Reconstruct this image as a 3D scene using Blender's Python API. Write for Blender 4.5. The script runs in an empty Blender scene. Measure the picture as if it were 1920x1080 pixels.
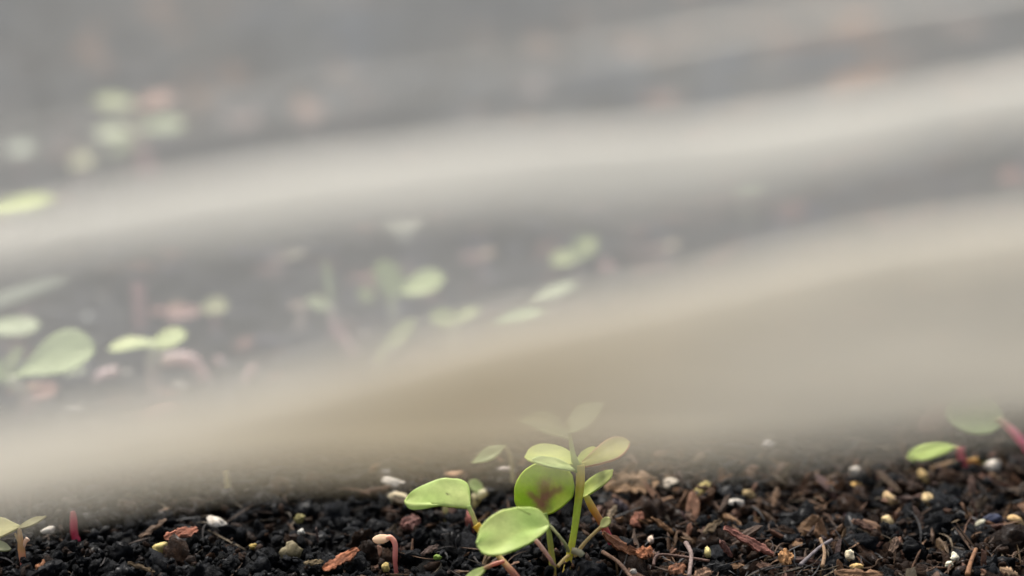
import bpy, math, random
import numpy as np
from mathutils import Vector, noise

S = bpy.context.scene
COL = S.collection
R = math.radians
random.seed(7)
RNG = np.random.default_rng(11)

# ------------------------------------------------------------------ camera
PITCH = R(16)
CAM = Vector((0, 0, 0.11))
cd = bpy.data.cameras.new('camera')
cam = bpy.data.objects.new('camera', cd)
COL.objects.link(cam)
cam.location = CAM
cam.rotation_euler = (R(90) - PITCH, 0, 0)
cd.lens = 60
cd.sensor_width = 36
cd.clip_start = 0.005
cd.clip_end = 200
cd.dof.use_dof = True
cd.dof.focus_distance = 0.2515
cd.dof.aperture_fstop = 8.0
S.camera = cam

# ------------------------------------------------------------------ daylight (bright overcast)
SUN_EL, SUN_AZ = R(58), R(-28)      # azimuth from +Y towards +X
w = bpy.data.worlds.new('World')
S.world = w
w.use_nodes = True
nt = w.node_tree
nt.nodes.clear()
sky = nt.nodes.new('ShaderNodeTexSky')
sky.sky_type = 'NISHITA'
sky.sun_disc = False
sky.sun_elevation = SUN_EL
sky.sun_rotation = SUN_AZ
sky.air_density = 1.0
sky.dust_density = 6.0
hs = nt.nodes.new('ShaderNodeHueSaturation')
hs.inputs['Saturation'].default_value = 0.45
bg = nt.nodes.new('ShaderNodeBackground')
bg.inputs['Strength'].default_value = 0.15
wo = nt.nodes.new('ShaderNodeOutputWorld')
nt.links.new(sky.outputs[0], hs.inputs['Color'])
nt.links.new(hs.outputs[0], bg.inputs['Color'])
nt.links.new(bg.outputs[0], wo.inputs['Surface'])
sd = bpy.data.lights.new('sun', 'SUN')
sd.energy = 2.7
sd.angle = R(14)
sd.color = (1.0, 0.95, 0.88)
sun = bpy.data.objects.new('sun', sd)
COL.objects.link(sun)
sdir = Vector((math.sin(SUN_AZ) * math.cos(SUN_EL), math.cos(SUN_AZ) * math.cos(SUN_EL), math.sin(SUN_EL)))
sun.rotation_euler = sdir.to_track_quat('Z', 'Y').to_euler()
S.view_settings.view_transform = 'Standard'
S.view_settings.look = 'None'
S.view_settings.gamma = 1
S.view_settings.exposure = 0.95
S.cycles.use_denoising = True
S.cycles.transparent_max_bounces = 32
S.cycles.max_bounces = 8

# ------------------------------------------------------------------ helpers
FPX = 3200.0
FWD = Vector((0, math.cos(PITCH), -math.sin(PITCH)))
UP = Vector((0, math.sin(PITCH), math.cos(PITCH)))
RT = Vector((1, 0, 0))

def P(px, py, D):
    """point seen at a photo pixel, D metres ahead of the lens"""
    return CAM + FWD * D + RT * ((px - 960) / FPX * D) + UP * ((540 - py) / FPX * D)

def gdepth(py, z=0.0):
    return (CAM.z - z) / (math.sin(PITCH) - (540 - py) / FPX * math.cos(PITCH))

def G(px, py, z=0.0):
    return P(px, py, gdepth(py, z))

def lin(c):
    return tuple(((v / 255) / 12.92 if v / 255 <= 0.04045 else (((v / 255) + 0.055) / 1.055) ** 2.4) for v in c)

def muted(c, k):
    g = 0.36 * c[0] + 0.5 * c[1] + 0.14 * c[2]
    return tuple(g + (v - g) * k for v in c)

def mesh_obj(name, verts, faces, mat, parent=None, cols=None, smooth=True, uvs=None):
    me = bpy.data.meshes.new(name)
    me.from_pydata([tuple(v) for v in verts], [], faces)
    me.validate()
    if cols is not None:
        a = me.color_attributes.new('col', 'FLOAT_COLOR', 'POINT')
        flat = np.ones((len(verts), 4), dtype=np.float32)
        flat[:, :3] = np.array(cols, dtype=np.float32)[:, :3]
        a.data.foreach_set('color', flat.ravel())
    if uvs is not None:
        a = me.attributes.new('lv', 'FLOAT_VECTOR', 'POINT')
        arr = np.zeros((len(verts), 3), dtype=np.float32)
        arr[:, :2] = np.array(uvs, dtype=np.float32)
        a.data.foreach_set('vector', arr.ravel())
    me.polygons.foreach_set('use_smooth', [smooth] * len(me.polygons))
    me.materials.append(mat)
    o = bpy.data.objects.new(name, me)
    COL.objects.link(o)
    if parent is not None:
        o.parent = parent
        o.matrix_parent_inverse.identity()
        me.transform(__import__('mathutils').Matrix.Translation(-parent.location))
    return o

def tag(o, label=None, cat=None, group=None, kind=None):
    if label: o['label'] = label
    if cat: o['category'] = cat
    if group: o['group'] = group
    if kind: o['kind'] = kind
    return o

def recentre(o):
    """put a mesh thing's origin at its own centre"""
    me = o.data
    n = len(me.vertices)
    co = np.empty(n * 3, dtype=np.float32)
    me.vertices.foreach_get('co', co)
    c = co.reshape(-1, 3).mean(0)
    me.transform(__import__('mathutils').Matrix.Translation((-float(c[0]), -float(c[1]), -float(c[2]))))
    o.location = tuple(float(v) for v in c)
    return o

class N:
    """small node-tree builder"""
    def __init__(self, name):
        self.m = bpy.data.materials.new(name)
        self.m.use_nodes = True
        self.t = self.m.node_tree
        self.t.nodes.clear()
        self.out = self.t.nodes.new('ShaderNodeOutputMaterial')
    def n(self, typ, **kw):
        x = self.t.nodes.new(typ)
        for k, v in kw.items():
            if k.startswith('i_'):
                x.inputs[k[2:].replace('_', ' ')].default_value = v
            else:
                setattr(x, k, v)
        return x
    def l(self, a, b):
        self.t.links.new(a, b)
    def noise(self, scale, detail=4, rough=0.55, vec=None):
        x = self.n('ShaderNodeTexNoise')
        x.inputs['Scale'].default_value = scale
        x.inputs['Detail'].default_value = detail
        x.inputs['Roughness'].default_value = rough
        if vec is None:
            g = self.n('ShaderNodeNewGeometry')
            vec = g.outputs['Position']
        self.l(vec, x.inputs['Vector'])
        return x
    def ramp(self, src, stops):
        x = self.n('ShaderNodeValToRGB')
        e = x.color_ramp.elements
        while len(e) < len(stops): e.new(0.5)
        for k, (p, c) in enumerate(stops):
            e[k].position = p
            e[k].color = (*c, 1) if len(c) == 3 else c
        self.l(src, x.inputs[0])
        return x
    def mixc(self, f, a, b, mode='MIX'):
        x = self.n('ShaderNodeMix', data_type='RGBA', blend_type=mode)
        for s, i in ((f, 0), (a, 6), (b, 7)):
            if hasattr(s, 'is_linked'): self.l(s, x.inputs[i])
            elif isinstance(s, tuple): x.inputs[i].default_value = (*s, 1)
            else: x.inputs[i].default_value = s
        return x.outputs[2]

# ------------------------------------------------------------------ materials
def mat_plant():
    b = N('plant_tissue')
    at = b.n('ShaderNodeAttribute', attribute_name='col')
    n1 = b.noise(700, 4, 0.6)
    r1 = b.ramp(n1.outputs[0], [(0.3, (0.86, 0.88, 0.82)), (0.7, (1.1, 1.08, 1.12))])
    c = b.mixc(1.0, at.outputs['Color'], r1.outputs[0], 'MULTIPLY')
    pr = b.n('ShaderNodeBsdfPrincipled')
    pr.inputs['Roughness'].default_value = 0.5
    pr.inputs['Specular IOR Level'].default_value = 0.35
    b.l(c, pr.inputs['Base Color'])
    tr = b.n('ShaderNodeBsdfTranslucent')
    hv = b.n('ShaderNodeHueSaturation')
    hv.inputs['Saturation'].default_value = 1.1
    hv.inputs['Value'].default_value = 1.0
    b.l(c, hv.inputs['Color'])
    b.l(hv.outputs[0], tr.inputs['Color'])
    n2 = b.noise(2600, 3, 0.6)
    bu = b.n('ShaderNodeBump')
    bu.inputs['Strength'].default_value = 0.25
    bu.inputs['Distance'].default_value = 0.0002
    b.l(n2.outputs[0], bu.inputs['Height'])
    b.l(bu.outputs[0], pr.inputs['Normal'])
    mx = b.n('ShaderNodeMixShader')
    mx.inputs[0].default_value = 0.45
    b.l(pr.outputs[0], mx.inputs[1]); b.l(tr.outputs[0], mx.inputs[2])
    b.l(mx.outputs[0], b.out.inputs['Surface'])
    return b.m

def mat_grain():
    b = N('chip_and_grain')
    at = b.n('ShaderNodeAttribute', attribute_name='col')
    n1 = b.noise(900, 6, 0.7)
    r1 = b.ramp(n1.outputs[0], [(0.3, (0.45, 0.42, 0.38)), (0.62, (1.1, 1.1, 1.1))])
    c = b.mixc(1.0, at.outputs['Color'], r1.outputs[0], 'MULTIPLY')
    pr = b.n('ShaderNodeBsdfPrincipled')
    pr.inputs['Roughness'].default_value = 0.6
    pr.inputs['Specular IOR Level'].default_value = 0.2
    b.l(c, pr.inputs['Base Color'])
    n2 = b.noise(1800, 6, 0.7)
    bu = b.n('ShaderNodeBump')
    bu.inputs['Strength'].default_value = 0.7
    bu.inputs['Distance'].default_value = 0.0005
    b.l(n2.outputs[0], bu.inputs['Height'])
    b.l(bu.outputs[0], pr.inputs['Normal'])
    b.l(pr.outputs[0], b.out.inputs['Surface'])
    return b.m

def mat_soil():
    b = N('damp_soil')
    at = b.n('ShaderNodeAttribute', attribute_name='col')
    n1 = b.noise(800, 6, 0.65)
    r1 = b.ramp(n1.outputs[0], [(0.3, (0.4, 0.38, 0.36)), (0.68, (1.5, 1.45, 1.4))])
    c = b.mixc(1.0, at.outputs['Color'], r1.outputs[0], 'MULTIPLY')
    pr = b.n('ShaderNodeBsdfPrincipled')
    pr.inputs['Specular IOR Level'].default_value = 0.07
    pr.inputs['Coat Roughness'].default_value = 0.3
    n4 = b.noise(500, 3, 0.5)
    r4 = b.n('ShaderNodeMapRange')
    r4.inputs[1].default_value = 0.5; r4.inputs[2].default_value = 0.62
    r4.inputs[3].default_value = 0.0; r4.inputs[4].default_value = 0.12
    b.l(n4.outputs[0], r4.inputs[0]); b.l(r4.outputs[0], pr.inputs['Coat Weight'])
    n3 = b.noise(350, 3, 0.5)
    r3 = b.n('ShaderNodeMapRange')
    r3.inputs[1].default_value = 0.35; r3.inputs[2].default_value = 0.65
    r3.inputs[3].default_value = 0.25; r3.inputs[4].default_value = 0.8
    b.l(n3.outputs[0], r3.inputs[0])
    b.l(r3.outputs[0], pr.inputs['Roughness'])
    b.l(c, pr.inputs['Base Color'])
    n2 = b.noise(1300, 8, 0.72)
    bu = b.n('ShaderNodeBump')
    bu.inputs['Strength'].default_value = 0.9
    bu.inputs['Distance'].default_value = 0.0016
    b.l(n2.outputs[0], bu.inputs['Height'])
    b.l(bu.outputs[0], pr.inputs['Normal'])
    b.l(pr.outputs[0], b.out.inputs['Surface'])
    return b.m

def mat_film():
    b = N('milky_plastic_film')
    at = b.n('ShaderNodeAttribute', attribute_name='col')   # r = dust, g = milkiness
    sp = b.n('ShaderNodeSeparateColor')
    b.l(at.outputs['Color'], sp.inputs[0])
    n1 = b.noise(60, 3, 0.5)
    c = b.mixc(sp.outputs[0], (0.82, 0.80, 0.735), (0.57, 0.485, 0.33))
    df = b.n('ShaderNodeBsdfDiffuse')
    tl = b.n('ShaderNodeBsdfTranslucent')
    b.l(c, df.inputs['Color']); b.l(c, tl.inputs['Color'])
    m1 = b.n('ShaderNodeMixShader'); m1.inputs[0].default_value = 0.5
    b.l(df.outputs[0], m1.inputs[1]); b.l(tl.outputs[0], m1.inputs[2])
    tp = b.n('ShaderNodeBsdfTransparent')
    m2 = b.n('ShaderNodeMixShader')
    mr = b.n('ShaderNodeMapRange')
    mr.inputs[1].default_value = 0.3; mr.inputs[2].default_value = 0.7
    mr.inputs[3].default_value = -0.04; mr.inputs[4].default_value = 0.04
    b.l(n1.outputs[0], mr.inputs[0])
    ad = b.n('ShaderNodeMath', operation='ADD', use_clamp=True)
    b.l(sp.outputs[1], ad.inputs[0]); b.l(mr.outputs[0], ad.inputs[1])
    b.l(ad.outputs[0], m2.inputs[0])
    b.l(tp.outputs[0], m2.inputs[1]); b.l(m1.outputs[0], m2.inputs[2])
    b.l(m2.outputs[0], b.out.inputs['Surface'])
    return b.m

M_PLANT, M_GRAIN, M_SOIL, M_FILM = mat_plant(), mat_grain(), mat_soil(), mat_film()

# ------------------------------------------------------------------ the soil
def height(x, y):
    return (0.0018 * noise.noise(Vector((x * 45, y * 45, 0))) + 0.0012 * noise.noise(Vector((x * 160, y * 160, 3)))
            + 0.004 * noise.noise(Vector((x * 9, y * 9, 7))) * min(1, max(0, (y - 0.35) * 5)))

def soil_sheet():
    xs = np.concatenate([-np.geomspace(30, 0.62, 14), np.linspace(-0.6, 0.6, 261), np.geomspace(0.62, 30, 14)])
    ys = np.concatenate([-np.geomspace(30, 0.1, 12), np.linspace(-0.08, 1.6, 321), np.geomspace(1.65, 60, 14)])
    vs, cs = [], []
    for y in ys:
        for x in xs:
            inside = abs(x) < 0.6 and -0.08 < y < 1.6
            vs.append((x, y, -0.0022 + (height(x, y) if inside else 0)))
            cs.append((0.006, 0.006, 0.006))
    nx = len(xs)
    fs = [(j * nx + i, j * nx + i + 1, (j + 1) * nx + i + 1, (j + 1) * nx + i)
          for j in range(len(ys) - 1) for i in range(nx - 1)]
    o = mesh_obj('ground', vs, fs, M_SOIL, cols=cs)
    tag(o, kind='structure')
soil_sheet()

def ico(sub):
    import bmesh
    bm = bmesh.new()
    bmesh.ops.create_icosphere(bm, subdivisions=sub, radius=1)
    v = np.array([tuple(p.co) for p in bm.verts], dtype=np.float32)
    f = np.array([[q.index for q in fc.verts] for fc in bm.faces], dtype=np.int32)
    bm.free()
    return v, f
ICO = {1: ico(1), 2: ico(2), 3: ico(3)}

def rotm(n):
    q = RNG.normal(size=(n, 4)); q /= np.linalg.norm(q, axis=1)[:, None]
    a, b, c, d = q.T
    return np.stack([np.stack([1-2*(c*c+d*d), 2*(b*c-a*d), 2*(b*d+a*c)], 1),
                     np.stack([2*(b*c+a*d), 1-2*(b*b+d*d), 2*(c*d-a*b)], 1),
                     np.stack([2*(b*d-a*c), 2*(c*d+a*b), 1-2*(b*b+c*c)], 1)], 1)

def lumps(name, cen, rad, cols, sub, aniso=(0.45, 1.0), rough=0.28, mat=None, smooth=True, flat=1.0):
    """many irregular crumbs in one mesh"""
    v, f = ICO[sub]
    n = len(cen)
    # low frequency lobes shared with a per-crumb random offset, plus jitter
    dirs = RNG.normal(size=(n, 5, 3)); dirs /= np.linalg.norm(dirs, axis=2)[:, :, None]
    amp = RNG.uniform(-0.45, 0.5, size=(n, 5))
    dots = np.einsum('vk,njk->nvj', v, dirs)
    r = 1 + np.einsum('nvj,nj->nv', np.maximum(dots, 0) ** 5, amp * 1.5)
    r *= 1 + RNG.uniform(-rough, rough, size=r.shape) * 0.5
    pts = v[None] * r[:, :, None]
    sc = RNG.uniform(aniso[0], aniso[1], size=(n, 3)); sc[:, 0] = 1.15
    pts = pts * sc[:, None, :]
    pts = np.einsum('nij,nvj->nvi', rotm(n), pts)
    pts[:, :, 2] *= flat
    pts = pts * rad[:, None, None] + cen[:, None, :]
    V = pts.reshape(-1, 3).astype(np.float32)
    F = (f[None] + (np.arange(n) * len(v))[:, None, None]).reshape(-1, 3).astype(np.int32)
    me = bpy.data.meshes.new(name)
    me.vertices.add(len(V)); me.vertices.foreach_set('co', V.ravel())
    me.loops.add(len(F) * 3); me.loops.foreach_set('vertex_index', F.ravel())
    me.polygons.add(len(F))
    me.polygons.foreach_set('loop_start', np.arange(0, len(F) * 3, 3, dtype=np.int32))
    me.polygons.foreach_set('loop_total', np.full(len(F), 3, dtype=np.int32))
    me.polygons.foreach_set('use_smooth', np.full(len(F), smooth))
    a = me.color_attributes.new('col', 'FLOAT_COLOR', 'POINT')
    cc = np.ones((n, len(v), 4), dtype=np.float32); cc[:, :, :3] = cols[:, None, :]
    a.data.foreach_set('color', cc.ravel())
    me.update(calc_edges=True)
    me.materials.append(mat or M_SOIL)
    o = bpy.data.objects.new(name, me)
    COL.objects.link(o)
    return o

def scatter(n, x0, x1, y0, y1, r0, r1, z0=-0.002, z1=0.0012, power=2.0):
    """spots spread evenly over the part of the bed that the given photo window looks at"""
    px = RNG.uniform(x0, x1, n); py = RNG.uniform(y0, y1, n)
    z = RNG.uniform(z0, z1, n)
    D = (CAM.z - z) / (math.sin(PITCH) - (540 - py) / FPX * math.cos(PITCH))
    cen = np.stack([(px - 960) / FPX * D,
                    math.cos(PITCH) * D + math.sin(PITCH) * (540 - py) / FPX * D, z], 1)
    cen[:, 2] += np.array([0.0022 * noise.noise(Vector((a * 55, b * 55, 0))) for a, b in zip(cen[:, 0], cen[:, 1])]) - 0.0003
    rad = r0 + (r1 - r0) * RNG.uniform(0, 1, n) ** power
    return cen, rad, px, py

def soil_cols(n, px, py, brown=0.25):
    base = np.array([[0.0022, 0.0027, 0.0036]]) * RNG.uniform(0.5, 2.1, (n, 1))
    br = np.array([[0.022, 0.012, 0.007]]) * RNG.uniform(0.4, 1.6, (n, 1))
    cl = np.array([noise.noise(Vector((a / 130, b / 60, 2))) for a, b in zip(px, py)])
    p = np.clip(np.where(px > 1130, brown * 2.2, brown * 0.6) * (1 + 2.6 * cl), 0, 1)
    k = (RNG.uniform(0, 1, n) < p)[:, None]
    return np.where(k, br, base)

cen, rad, px, py = scatter(5200, -250, 2170, 800, 1240, 0.0007, 0.0026, -0.0055, 0.0014, 2.0)
o = lumps('soil_crumbs', cen, rad, soil_cols(len(cen), px, py, 0.16), 3, rough=0.55)
tag(o, 'dark damp crumbs of potting soil in the foreground strip', 'soil', kind='stuff')
cen, rad, px, py = scatter(9000, -250, 2170, 800, 1240, 0.0003, 0.0009, -0.001, 0.0022, 1.5)
o = lumps('fine_soil_crumbs', cen, rad, soil_cols(len(cen), px, py, 0.3), 2, rough=0.5)
tag(o, 'fine dark grit lying between the larger soil crumbs', 'soil', kind='stuff')
cen, rad, px, py = scatter(9000, -500, 2420, 240, 800, 0.001, 0.0045, -0.003, 0.001, 1.8)
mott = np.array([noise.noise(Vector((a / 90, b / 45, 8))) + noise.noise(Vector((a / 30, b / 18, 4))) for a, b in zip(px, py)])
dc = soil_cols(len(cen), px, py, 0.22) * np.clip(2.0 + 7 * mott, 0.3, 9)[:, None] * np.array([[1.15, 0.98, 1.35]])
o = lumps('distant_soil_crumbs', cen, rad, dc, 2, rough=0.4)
tag(o, 'blurred dark soil crumbs behind the plastic film', 'soil', kind='stuff')
cen, rad, px, py = scatter(9000, -700, 2620, -200, 240, 0.003, 0.009, -0.004, 0.002, 1.8)
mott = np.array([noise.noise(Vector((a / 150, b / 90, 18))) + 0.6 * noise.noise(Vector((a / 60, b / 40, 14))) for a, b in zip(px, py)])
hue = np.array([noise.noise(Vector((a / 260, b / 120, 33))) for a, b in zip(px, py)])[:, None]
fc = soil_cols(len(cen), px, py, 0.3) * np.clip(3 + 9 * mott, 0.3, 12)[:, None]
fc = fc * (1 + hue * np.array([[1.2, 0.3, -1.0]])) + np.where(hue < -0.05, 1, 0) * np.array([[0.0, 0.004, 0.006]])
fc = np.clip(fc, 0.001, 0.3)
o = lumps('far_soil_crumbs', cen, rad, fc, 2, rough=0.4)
tag(o, 'far blurred soil clods at the top behind the film', 'soil', kind='stuff')

# fibres: short thin bent strands
def fibres(name, n, window, label, lr=(0.002, 0.008), rr=(0.00008, 0.00028), right=0.8):
    vs, fs, cs = [], [], []
    for _ in range(n):
        if random.random() < right: x = random.uniform(1130, window[1])
        else: x = random.uniform(window[0], 1130)
        y = random.uniform(window[2], window[3])
        p = G(x, y, random.uniform(0, 0.0022))
        L = random.uniform(*lr); r0 = random.uniform(*rr)
        d = Vector((random.uniform(-1, 1), random.uniform(-1, 1), random.uniform(-0.3, 0.45))).normalized()
        bend = Vector((random.uniform(-1, 1), random.uniform(-1, 1), random.uniform(-0.7, 0.3))) * 0.8
        col = random.choice([(0.11, 0.06, 0.03), (0.2, 0.11, 0.055), (0.05, 0.04, 0.035), (0.2, 0.15, 0.09), (0.09, 0.09, 0.09)])
        k = random.uniform(0.15, 0.6); col = tuple(c * k for c in col)
        seg = 6
        flatness = random.uniform(0.3, 1.0)
        for s in range(seg + 1):
            t = s / seg
            q = p + d * (L * (t - 0.5)) + bend * (L * ((t - 0.5) ** 2))
            u = d.cross(Vector((0, 0, 1))).normalized(); v = u.cross(d)
            rr_ = r0 * (1.0 - 0.75 * abs(t - 0.5) * 2) 
            for a in range(4):
                an = a * math.pi / 2 + 0.4
                vs.append(q + u * math.cos(an) * rr_ + v * math.sin(an) * rr_ * flatness)
                cs.append(col)
        b0 = len(vs) - 4 * (seg + 1)
        for s in range(seg):
            for a in range(4):
                i = b0 + s * 4
                fs.append((i + a, i + (a + 1) % 4, i + 4 + (a + 1) % 4, i + 4 + a))
        fs.append((b0, b0 + 3, b0 + 2, b0 + 1)); e = b0 + 4 * seg
        fs.append((e, e + 1, e + 2, e + 3))
    o = mesh_obj(name, vs, fs, M_GRAIN, cols=cs, smooth=False)
    tag(o, label, 'plant fibre', kind='stuff')
fibres('soil_fibres', 1300, (-150, 2070, 820, 1180), 'short brown and grey plant fibres tangled in the soil')
cen, rad, px, py = scatter(1000, 700, 2170, 840, 1180, 0.0008, 0.0026, -0.0005, 0.0024, 1.6)
k = (RNG.uniform(0, 1, len(px)) < np.where(px > 1130, 1.0, 0.35))
cen, rad = cen[k], rad[k]
fc = np.array([[0.07, 0.034, 0.015]]) * RNG.uniform(0.25, 1.9, (len(cen), 1)) * np.array([[1, 1, 1]]) + RNG.uniform(0, 0.012, (len(cen), 3))
o = lumps('bark_fragments', cen, rad, fc, 2, aniso=(0.08, 0.45), rough=0.6, mat=M_GRAIN, smooth=False)
tag(o, 'countless tiny brown bark fragments mixed into the right side of the soil', 'bark', kind='stuff')

# ------------------------------------------------------------------ grains and chips (each its own thing)
def grain(px, py, wpx, hpx, rot, col, label, name='perlite_grain', cat='grain', group='pale grains scattered on the soil', z=0.0020):
    D = gdepth(py, z)
    c = P(px, py, D)
    sc = D / FPX
    v, f = ICO[3]
    a = wpx / 2 * sc; b = hpx / 2 * sc
    off = Vector((random.uniform(0, 50), random.uniform(0, 50), random.uniform(0, 50)))
    cr, sr = math.cos(R(rot)), math.sin(R(rot))
    vs = []
    for q in v:
        q = Vector(q)
        k = 1 + 0.42 * noise.noise(q * 1.3 + off) + 0.2 * noise.noise(q * 3.4 + off)
        x, y, zz = q.x * a * k, q.z * b * k, q.y * b * k * 1.1
        vs.append(c + RT * (x * cr - y * sr) + UP * (x * sr + y * cr) + FWD * zz)
    cols = []
    lc = muted(tuple(v * 0.82 for v in lin(col)), 0.85)
    for q in v:
        k = 0.75 + 0.3 * (noise.noise(Vector(q) * 2 + off) + 0.5)
        cols.append(tuple(min(0.9, ch * k) for ch in lc))
    o = recentre(mesh_obj(name, vs, [tuple(int(i) for i in t) for t in f], M_GRAIN, cols=cols, smooth=True))
    return tag(o, label, cat, group)

def chip(p0, p1, wpx, col, label, name='bark_chip', cat='bark chip', group='bark chips on the soil', z=0.0028, curl=0.0, lift=0.0, seg=22, pointy=0.3, wd=0.9):
    """a flake between two photo pixels: an irregular thin slab with a splintered outline"""
    my = (p0[1] + p1[1]) / 2
    D = gdepth(my, z)
    A = P(p0[0], p0[1], D - 0.0015 * wd); B = P(p1[0], p1[1], D + 0.0015 * wd)
    d = B - A; L = d.length
    ax = d.normalized()
    wv = (UP * 0.8 + FWD * 0.75 * wd); wv = (wv - ax * wv.dot(ax)).normalized()
    nv = ax.cross(wv).normalized()
    if nv.dot(Vector((0, -1, 1))) < 0: nv = -nv
    hw = wpx / 2 * D / FPX
    off = random.uniform(0, 100)
    vs, cs = [], []
    nw = 5
    lc = muted(tuple(c * v for c, v in zip(lin(col), (0.66, 0.74, 0.66))), 0.82)
    th = min(0.0004, hw * 0.35)
    for side in (1, -1):
        for i in range(seg + 1):
            t = i / seg
            prof = (math.sin(math.pi * min(max(t, 0.02), 0.98)) ** pointy)
            e1 = 1 + 0.8 * noise.noise(Vector((t * 7, off, 0))) + 0.35 * noise.noise(Vector((t * 21, off, 2)))
            e2 = 1 + 0.8 * noise.noise(Vector((t * 7, off, 9))) + 0.35 * noise.noise(Vector((t * 21, off, 4)))
            for j in range(nw + 1):
                s = j / nw * 2 - 1
                wdt = hw * prof * (e1 if s > 0 else e2) * s
                q = A + ax * (L * t) + wv * wdt
                q += nv * (curl * L * (0.25 - (t - 0.5) ** 2) + lift + 0.35 * hw * noise.noise(Vector((t * 4, s * 1.5, off)))
                           + 0.12 * hw * noise.noise(Vector((t * 12, s * 5, off))) + side * th * (1 - 0.35 * s * s) * (0.3 + 0.7 * prof))
                vs.append(q)
                k = 0.75 + 0.5 * noise.noise(Vector((t * 3, s * 7, off + 5)))
                cs.append(tuple(c * max(0.3, k + 0.15) for c in lc))
    n1 = (seg + 1) * (nw + 1)
    fs = []
    for i in range(seg):
        for j in range(nw):
            a = i * (nw + 1) + j
            q = (a, a + 1, a + nw + 2, a + nw + 1)
            fs.append(q); fs.append(tuple(n1 + k for k in reversed(q)))
    rim = [i * (nw + 1) for i in range(seg + 1)] + [seg * (nw + 1) + j for j in range(1, nw + 1)] \
        + [i * (nw + 1) + nw for i in range(seg - 1, -1, -1)] + [j for j in range(nw - 1, 0, -1)]
    for k in range(len(rim)):
        a, b = rim[k], rim[(k + 1) % len(rim)]
        fs.append((a, b, b + n1, a + n1))
    o = recentre(mesh_obj(name, vs, fs, M_GRAIN, cols=cs, smooth=False))
    return tag(o, label, cat, group)

W_, C_, T_, Y_ = (222, 212, 195), (215, 198, 155), (190, 160, 112), (198, 178, 92)
for a in [
    (745, 908, 62, 20, -24, W_, 'long cream sliver, upper of two behind the left cotyledon tip'),
    (750, 934, 46, 22, -12, C_, 'short cream grain touching the left cotyledon tip'),
    (408, 981, 40, 22, -25, W_, 'white wedge shaped grain alone on dark soil, left of centre'),
    (304, 1028, 40, 20, 18, Y_, 'knobbly yellow grain just below the orange bark chip'),
    (90, 994, 24, 13, 15, W_, 'small white grain right of the corner seedling'),
    (1258, 908, 26, 24, 0, (225, 210, 185), 'round pale grain right of the big tan bark flake'),
    (1318, 917, 34, 20, 40, Y_, 'tilted yellow grain behind the white oval grain'),
    (1377, 945, 34, 19, -4, W_, 'white oval grain on dark soil above the reddish chip'),
    (1404, 927, 26, 14, -15, (165, 140, 85), 'dull mustard grain just up and right of the white oval grain'),
    (1441, 829, 20, 18, 0, (225, 215, 205), 'lone pale grain seen hazily in the edge of the film'),
    (1604, 884, 24, 21, 0, W_, 'round white grain above the flat mustard one'),
    (1601, 911, 28, 14, 5, (205, 160, 70), 'flat mustard grain directly below a round white one'),
    (1669, 936, 34, 20, -40, (215, 180, 120), 'tilted tan double grain left of the round tan grain'),
    (1740, 937, 28, 25, 10, (215, 185, 125), 'round tan grain in the middle of the right soil'),
    (1731, 894, 18, 28, 10, (175, 145, 80), 'upright dull yellow grain under the pale green lying leaf'),
    (1664, 976, 21, 20, 0, (225, 195, 130), 'round cream grain below the tilted tan double grain'),
    (1863, 873, 28, 22, 10, W_, 'white grain beside the red stem near the right edge'),
    (1906, 975, 30, 18, -25, (222, 180, 110), 'orange tinted cream grain at the right edge'),
    (1837, 982, 22, 13, 35, (205, 200, 170), 'pale grain leaning on the blue grey lump'),
    (1593, 1041, 17, 20, 0, (232, 215, 175), 'cream grain above the small yellow one at the bottom right'),
    (1606, 1063, 25, 13, 5, (222, 180, 95), 'flat yellow grain on the wide tan chip'),
    (1790, 1046, 16, 18, 0, (235, 230, 200), 'upper of two tiny white grains by the brown twig'),
    (1780, 1058, 15, 11, 20, (230, 225, 190), 'lower of two tiny white grains by the brown twig'),
    (1327, 1036, 11, 21, 10, (222, 205, 120), 'thin upright pale yellow grain under the reddish chip'),
    (1188, 1072, 13, 11, 0, W_, 'tiny white grain at the bottom right of the tall stem'),
    (1220, 1012, 11, 15, 0, (232, 205, 180), 'tiny pinkish white grain beside the curved brown flake'),
    (677, 1007, 14, 13, 30, (220, 185, 105), 'tiny yellow grain left of the bent withered sprout'),
    (565, 998, 14, 12, 0, (210, 208, 195), 'tiny grey white grain under an olive one'),
    (561, 972, 20, 16, 30, (140, 130, 65), 'small olive grain above a tiny grey white one'),
    (474, 1025, 14, 12, 0, (190, 160, 60), 'tiny mustard grain on black soil above the tan lump'),
    (723, 1064, 15, 17, 20, (190, 165, 80), 'tiny yellow grain left of the withered sprout stem'),
    (952, 880, 34, 13, -5, (215, 200, 190), 'flat whitish grain behind the round blotched leaf'),
    (853, 888, 36, 14, 8, (205, 155, 110), 'soft orange beige grain behind the left cotyledon'),
    (1108, 1, 1, 1, 0, W_, ''),
]:
    if a[6]: grain(*a)
grain(365, 1072, 30, 12, 12, (160, 200, 60), 'lime green leaf scrap at the bottom left', 'leaf_scrap', 'leaf scrap', 'green leaf scraps')
grain(820, 1045, 16, 10, 0, (140, 175, 45), 'tiny lime green scrap right of the withered sprout', 'leaf_scrap', 'leaf scrap', 'green leaf scraps')
grain(1860, 974, 36, 20, 5, (50, 58, 85), 'dark blue grey lump beside a pale grain', 'soil_clod', 'clod', 'soil clods')
grain(885, 984, 20, 56, 12, (130, 62, 45), 'upright red brown lump behind the yellow leaf node', 'soil_clod', 'clod', 'soil clods')
grain(545, 1035, 42, 34, 10, (120, 108, 72), 'olive tan lump left of the orange bark sliver', 'soil_clod', 'clod', 'soil clods')

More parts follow.
